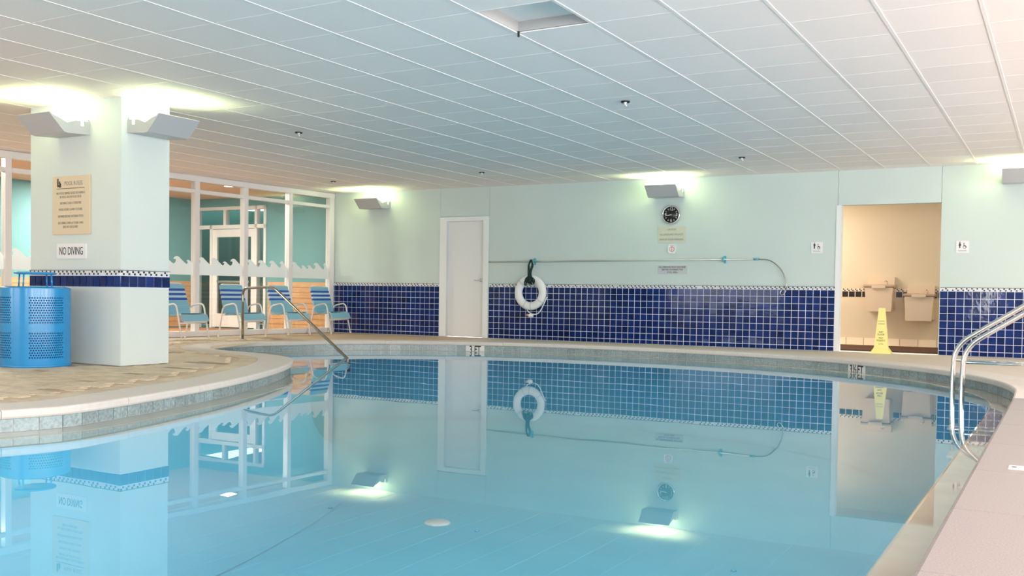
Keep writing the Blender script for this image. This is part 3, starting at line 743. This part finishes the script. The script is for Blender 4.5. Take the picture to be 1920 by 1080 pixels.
# corridor beyond the glass
CX = -16.25
wcs = tag(MB().box((CX-.1, 4.0, 0), (CX, 14.95, 2.74)).build('wall_corridor_side', 'teal'), 'teal side wall of the corridor seen through the glass', 'wall', kind='structure')
x = 4.1
for k in range(9): MB().box((CX, 4.0, .02+k*.106), (CX+.02, 14.7, .02+k*.106+.100)).build('plank', 'wood', wcs)
SF0, SF1 = -16.14, -14.20
wce = tag(MB().box((-16.3, 0, 0), (SF0, .1, 2.74)).box((SF1, 0, 0), (-12.63, .1, 2.74)).box((SF0, 0, 2.53), (SF1, .1, 2.74)).build('wall_corridor_end', 'teal', None, WL, WROT),
          'teal end wall of the corridor beyond the glass', 'wall', kind='structure')
for k in range(9): MB().box((SF1+.05, -.02, .02+k*.106), (-12.66, 0, .02+k*.106+.100)).build('plank', 'wood', wce)
tag(MB().box((-16.35, 4.0, -.05), (-12.9, 14.85, -.008)).build('floor_corridor', 'carpet'), 'rust carpeted corridor floor behind the glass wall', 'floor', kind='structure')
tag(MB().box((-16.35, 4.0, 2.705), (-12.5, 17.4, 2.75)).build('ceiling_corridor', 'tanceil'), 'warm tan corridor ceiling seen through the glass', 'ceiling', kind='structure')
tag(MB().box((-16.35, 3.9, 0), (-13.2, 4.0, 2.74)).build('wall_corridor_near', 'teal'), 'teal wall at the near end of the corridor', 'wall', kind='structure')
rb = tag(MB().box((-17.0, 2.6, 0), (-13.2, 2.7, 2.7)).box((-17.1, .12, 0), (-17.0, 2.7, 2.7)).box((-13.3, .12, 0), (-13.2, 2.7, 2.7)).box((-17.1, .12, -.05), (-13.2, 2.7, -.008)).build('wall_lobby', 'green', None, WL, WROT),
         'dark green room beyond the corridor door', 'wall', kind='structure')
sf = thing('door_2', 'white framed glazed door and sidelights in the corridor end wall', 'door', WL, WA, kind='structure')
fr = MB()
fr.box((SF0, -.03, 2.46), (SF1, .08, 2.53)).box((SF0, -.03, 2.07), (SF1, .08, 2.15)).box((SF0, -.03, 0), (SF0+.06, .08, 2.53)).box((SF1-.06, -.03, 0), (SF1, .08, 2.53))
fr.box((-15.36, -.03, 2.15), (-15.29, .08, 2.46)).box((-14.50, -.03, 0), (-14.44, .08, 2.53)).box((-15.74, -.03, 0), (-15.68, .08, 2.15)).build('frame', 'white', sf)
MB().box((-16.08, .02, .0), (-15.74, .03, 2.07)).box((-14.44, .02, 0), (-14.26, .03, 2.07)).box((-16.08, .02, 2.15), (-15.36, .03, 2.46)).box((-15.29, .02, 2.15), (-14.50, .03, 2.46)).build('sidelight_glass', 'glass', sf)
MB().box((-15.68, 0, .02), (-15.56, .045, 2.06)).box((-14.62, 0, .02), (-14.50, .045, 2.06)).box((-15.56, 0, 1.90), (-14.62, .045, 2.06)).box((-15.56, 0, .02), (-14.62, .045, .30)).build('door_leaf', 'white', sf)
MB().box((-15.56, .02, .30), (-14.62, .03, 1.90)).build('door_glass', 'glass', sf)
MB().box((-15.53, -.04, .95), (-14.65, -.02, .99)).build('push_bar', 'steel', sf)
for x, y, lb in ((-13.40, 13.05, 'round warm downlight in the corridor ceiling nearest the door'), (-15.2, 11.8, 'hidden round downlight added to light the corridor, by the side wall')):
    t = thing('ceiling_light', lb, 'light fixture', (x, y, 2.704), group='corridor downlights')  # the fitting by the side wall is an unseen, added lamp
    MB().lathe([(0, -.012), (.10, -.012), (.10, 0), (0, 0)], 24).build('diffuser', mat('warm_diffuser', (1, .95, .85), .5, emis=(1, .9, .75), estr=6), t)
    MB().lathe([(.10, 0), (.125, 0), (.12, -.014), (.10, -.014)], 24, closed=True).build('trim_ring', 'white', t)

# ------------------------------------------------------------------ remaining walls of the hall (windows behind the viewer)
def window_row(name, wall_name, label, centers, fixed, along_x):
    mb = MB(); 
    lo, hi = (-13.2, 5.2) if along_x else (-5.2, 15.6)
    def bx(a, b, z0, z1):
        if along_x: mb.box((a, fixed-.12, z0), (b, fixed, z1))
        else: mb.box((fixed, a, z0), (fixed+.12, b, z1))
    bx(lo, hi, -.02, .30); bx(lo, hi, 2.50, 2.72)
    e = [lo] + [v for c in centers for v in (c[0]-c[1]/2, c[0]+c[1]/2)] + [hi]
    for k in range(0, len(e), 2):
        if e[k+1] > e[k]: bx(e[k], e[k+1], .30, 2.50)
    w = tag(mb.build(wall_name, 'wall'), label, 'wall', kind='structure')
window_row('w', 'wall_front', 'aqua window wall behind the viewer', NEAR_WIN, -5.0, True)
window_row('w', 'wall_right', 'aqua window wall on the right side of the hall', [(c, 2.4) for c in SIDE_WIN], 5.0, False)
m = MB().box((-13.32, -5.0, -.02), (-13.2, 5.2, .30)).box((-13.32, -5.0, 2.50), (-13.2, 5.2, 2.72))
for a, b in ((-5.0, -4.2), (-1.8, 5.2)): m.box((-13.32, a, .30), (-13.2, b, 2.50))  # the gap is an added window opening for extra ceiling light
tag(m.build('wall_left', 'wall'), 'aqua wall on the left near the viewer, with an added light opening', 'wall', kind='structure')

# ------------------------------------------------------------------ pavers on the left deck
pv = thing('paving', 'tan and brown brick pavers on the deck round the pillar', 'paving', kind='structure')
OUT = off(CW)
cx_, cy_ = PX-PW/2, PY+PL/2
def in_poly(x, y, P):
    c = False; n = len(P); j = n-1
    for i in range(n):
        if (P[i].y > y) != (P[j].y > y) and x < (P[j].x-P[i].x)*(y-P[i].y)/(P[j].y-P[i].y)+P[i].x: c = not c
        j = i
    return c
B1 = off(CW+.21)
# border course: one row of pavers following the coping
nb = 0
S0, S1 = s_of(-6.2, 2.6), s_of(-10.5, 11.6)
span = (S1-S0) % PERIM; k = int(span/.205)
for i in range(k):
    s = S0 + i*.205
    sweep(MB(), [(CW+.006, -.006), (CW+.006, 0), (CW+.20, 0), (CW+.20, -.006)], s+.003, s+.202, .1, True, True).build('paver', 'paver', pv); nb += 1
bed = sweep(MB(), [(CW+.19, -.004), (CW+.60, -.004)], S0, S1, .1); bed.build('bedding', 'paver', pv)
cand = []
PWID, PHT = .20, .10
ang = math.radians(0)
for r in range(0, 115):
    for c in range(0, 34):
        y = 0.5 + r*.103; x = -12.3 + c*.203 + (.1 if r % 2 else 0)
        if x > -5.6 or y > 12.0: continue
        cs = [(x-.097, y-.048), (x+.097, y-.048), (x+.097, y+.048), (x-.097, y+.048)]
        if any(in_poly(a, b, B1) for a, b in cs): continue
        if PX-PW-.1 < x < PX+.1 and PY-.05 < y < PY+PL+.05: continue
        s = seen(x, y)
        vis = s and -30 < s[0] < 600
        if not vis and x > -9.0 and y > 7.5: continue
        cand.append((s[2] if vis else 100, x, y))
cand.sort()
me_pv = MB().box((-.0975, -.0485, -.006), (.0975, .0485, 0)).mesh('paver', 'paver')
me_pd = MB().box((-.0975, -.0485, -.006), (.0975, .0485, 0)).mesh('paver', 'paver_dark')
lim = 296-nb; rest = MB(); restd = MB()
for k, (d, x, y) in enumerate(cand):
    dark = (math.sin(x*5.1+y*2.3)+math.sin(y*7.7-x*3.1+1.0)) > 1.55 and random.random() < .8
    if k < lim: link('paver', me_pd if dark else me_pv, pv, (x, y, random.uniform(-.0008, .0008)))
    else: (restd if dark else rest).box((x-.0975, y-.0485, -.006), (x+.0975, y+.0485, 0))
rest.build('pavers', 'paver', pv)['kind'] = 'stuff'
if restd.v: restd.build('dark_pavers', 'paver_dark', pv)['kind'] = 'stuff'

# ------------------------------------------------------------------ litter bin
bn = thing('litter_bin', 'round perforated blue litter bin with raised lid beside the pillar', 'litter bin', (-8.94, 6.12, 0))
R, HB = .325, .77
def shell(mb, r):
    # panels: 3 sectors of holes with plain strips between; two bands of holes in height
    bands = [(0, .085, False), (.085, .345, True), (.345, .425, False), (.425, .69, True), (.69, HB, False)]
    def P(a, z): return (r*math.cos(a), r*math.sin(a), z)
    base = math.atan2(-.72, .69)             # the direction that faces the viewer, roughly
    gap0 = base - math.radians(28); NS = 4; seg = 2*PI/NS; gap = math.radians(29)
    for s in range(NS):
        a0 = gap0 + s*seg; a1 = a0+gap; a2 = a0+seg
        def plain(u0, u1, z0, z1):
            n = max(2, int((u1-u0)/math.radians(6)))
            for k in range(n):
                p, q = u0+(u1-u0)*k/n, u0+(u1-u0)*(k+1)/n
                mb.add([P(p, z0), P(q, z0), P(q, z1), P(p, z1)], [(0, 1, 2, 3)], True)
        plain(a0, a1, 0, HB)
        for z0, z1, holes in bands:
            if not holes: plain(a1, a2, z0, z1); continue
            rows = 11; ph = (z1-z0)/rows; nc = 15; pw = (a2-a1)/nc
            for i in range(rows):
                sh = (i % 2)*.5; zc = z0+(i+.5)*ph
                edges = [a1+pw*(c+sh) for c in range(nc+1)]
                if sh: plain(a1, a1+pw*.5, z0+i*ph, z0+(i+1)*ph); edges = edges[:-1]; plain(edges[-1], a2, z0+i*ph, z0+(i+1)*ph)
                for c in range(len(edges)-1):
                    u0, u1 = edges[c], edges[c+1]; uc = (u0+u1)/2; hr = .0072
                    outer = [(u0, zc-ph/2), (uc, zc-ph/2), (u1, zc-ph/2), (u1, zc), (u1, zc+ph/2), (uc, zc+ph/2), (u0, zc+ph/2), (u0, zc)]
                    inner = [(uc+hr/r*math.cos(t_), zc+hr*math.sin(t_)) for t_ in [math.radians(225+45*k) for k in range(8)]]
                    vs = [P(*q) for q in outer]+[P(*q) for q in inner]
                    mb.add(vs, [(k, (k+1) % 8, 8+(k+1) % 8, 8+k) for k in range(8)], True)
mb = MB(); shell(mb, R); mb.lathe([(R, HB), (R-.012, HB+.008), (R-.06, HB+.018), (R-.075, HB+.012)], 48)
mb.lathe([(R, 0), (R+.004, .004), (R+.004, .02), (R, .024)], 48)
body = mb.build('bin_body', 'bin', bn)
MB().lathe([(0, .02), (R-.018, .02), (R-.018, HB-.01), (R-.022, HB-.01), (R-.022, .026), (0, .026)], 40).build('liner', 'bin_in', bn)
MB().lathe([(R-.075, HB-.02), (R-.062, HB+.018), (R-.055, HB+.02), (R-.055, HB-.02)], 40, closed=True).build('opening_rim', 'bin', bn)
MB().lathe([(0, HB+.165), (.17, HB+.163), (.192, HB+.158), (.195, HB+.150), (.19, HB+.142), (.17, HB+.138), (0, HB+.138)], 36).build('lid', 'bin', bn)
for k in range(4):
    a = math.radians(20+90*k); MB().tube([(.185*math.cos(a), .185*math.sin(a), HB+.0), (.175*math.cos(a), .175*math.sin(a), HB+.145)], .008, 8).build('lid_post', 'bin', bn)
MB().lathe([(.165, HB-.005), (.27, HB-.005), (.27, HB+.003), (.165, HB+.003)], 36, closed=True).build('top_ring', 'bin', bn)

# ------------------------------------------------------------------ handrails
t = thing('entry_handrail', 'single bent steel handrail running down into the pool at the left', 'handrail')
pts = [(-11.41, 11.41, 0.0), (-11.415, 11.411, .82), (-10.60, 11.236, .845), (-8.847, 10.859, -.15), (-8.80, 10.849, -.18), (-8.80, 10.849, -.34)]
MB().tube(fillet(pts, .13, 8), .021, 14).build('rail', 'bronze', t)
MB().lathe([(0, 0), (.06, 0), (.058, .012), (.03, .02), (0, .02)], 24, (-11.41, 11.41, 0)).build('flange', 'steel', t)
MB().lathe([(0, 0), (.05, 0), (.05, .02), (0, .02)], 20, (-8.80, 10.849, -.36)).build('foot_flange', 'steel', t)

lad = thing('pool_ladder', 'pair of bright steel grab rails entering the pool at the right', 'pool ladder')
for Y, x0 in ((10.55, -.965), (10.20, -.85)):
    pts = [(x0+.03, Y, -1.10), (x0, Y, -.45), (x0-.0, Y, -.1), (x0+.012, Y, .335), (-.16, Y, .335+(-.16-x0)*.66), (.22, Y, .82), (.26, Y, .0)]
    MB().tube(fillet(pts, .17, 8), .0245, 14).build('grab_rail', 'steel', lad)
    MB().tube([(x0+.01, Y, .19), (.255, Y, .19)], .011, 10).build('lower_bar', 'steel', lad)
    MB().lathe([(0, 0), (.055, 0), (.052, .012), (.03, .02), (0, .02)], 24, (.26, Y, 0)).build('flange', 'steel', lad)
for z in (-.45, -.72, -.99):
    MB().bevbox((-.97, 10.18, z-.012), (-.86, 10.57, z+.012), .004).build('step', 'signwhite', lad)

# ------------------------------------------------------------------ chairs
def make_chair(label, rz, loc, mirror=False):
    t = thing('pool_chair', label, 'chair', loc, rz, 'strap chairs along the glass wall')
    for s in (-1, 1):
        y = s*.285
        P = [(-.27, y, 0), (-.165, y, .52), (.13, y, .575), (.255, y, 0)]
        MB().tube(fillet(P, .09, 6), .0135, 8).build('arm_frame', 'chairwhite', t)
        for q in (P[0], P[3]): MB().lathe([(0, 0), (.017, 0), (.017, .03), (0, .03)], 8, (q[0], y, 0)).build('foot_cap', 'chairwhite', t)
    b0, b1 = Vector((-.14, 0, .37)), Vector((-.295, 0, .885))
    P = [(b0.x, -.255, b0.z), (b1.x, -.235, b1.z), (b1.x, .235, b1.z), (b0.x, .255, b0.z)]
    MB().tube(fillet(P, .07, 6), .0135, 8).build('back_frame', 'chairwhite', t)
    for s in (-1, 1): MB().tube([(-.20, s*.285, .37), (-.14, s*.255, .375)], .010, 6).build('back_bracket', 'chairwhite', t)
    P = [(-.16, -.255, .375), (.20, -.255, .405), (.255, -.255, .285), (.255, .255, .285), (.20, .255, .405), (-.16, .255, .375)]
    MB().tube(fillet(P, .04, 5), .0125, 8).build('seat_frame', 'chairwhite', t)
    MB().tube([(.205, -.285, .262), (.205, .285, .262)], .012, 8).build('front_stretcher', 'chairwhite', t)
    MB().tube([(-.20, -.285, .37), (-.20, .285, .37)], .010, 8).build('rear_stretcher', 'chairwhite', t)
    cols = ['strap_light', 'strap_light', 'strap_dark', 'strap_pale', 'strap_dark', 'strap_pale', 'strap_dark'] + ['strap_light']*6
    for k, c in enumerate(cols):
        p = b1.lerp(b0, (k+.9)/(len(cols)+1.2)); a = math.atan2(b1.x-b0.x, b1.z-b0.z)
        w = .235+.02*(k/12)
        MB().box((-.0145, -w-.006, -.0175), (-.0135+.004, w+.006, .0175)).box((.011, -w-.006, -.0175), (.015, w+.006, .0175)).box((-.0145, -w-.016, -.0175), (.015, -w-.006, .0175)).box((-.0145, w+.006, -.0175), (.015, w+.016, .0175)).build('back_strap', c, t, tuple(p), (0, a, 0))
    for k in range(10):
        if k < 7: x = -.115+k*.046; z = .3785+(x+.115)*.083; tilt = -.083
        else: x = .222+(k-7)*.0155; z = .372-(k-7)*.034; tilt = 1.14
        hw = .0195 if k < 7 else .0165
        MB().box((-.0195, -.262, .010), (.0195, .262, .0145)).box((-.0195, -.262, -.0145), (.0195, .262, -.010)).box((-.0195, -.272, -.0145), (.0195, -.262, .0145)).box((-.0195, .262, -.0145), (.0195, .272, .0145)).build('seat_strap', 'strap_light', t, (x, 0, z), (0, tilt, 0))
    return t
def copy_tree(o, parent=None):
    c = o.copy(); COL.objects.link(c); c.parent = parent
    for ch in [q for q in bpy.data.objects if q.parent == o]: copy_tree(ch, c)
    return c
chair0 = make_chair('blue and white strap chair partly hidden behind the pillar', 0.03, (-12.16, 10.89, 0))
for Y, rz, lb in ((12.15, .0, 'blue and white strap chair behind the upright post of the handrail'), (13.28, -.02, 'blue and white strap chair behind the sloping part of the handrail'),
                  (14.42, .02, 'blue and white strap chair at the corner, in front of the blue tiles')):
    c = copy_tree(chair0); c.location = (-12.15, Y, 0); c.rotation_euler = (0, 0, rz); c['label'] = lb
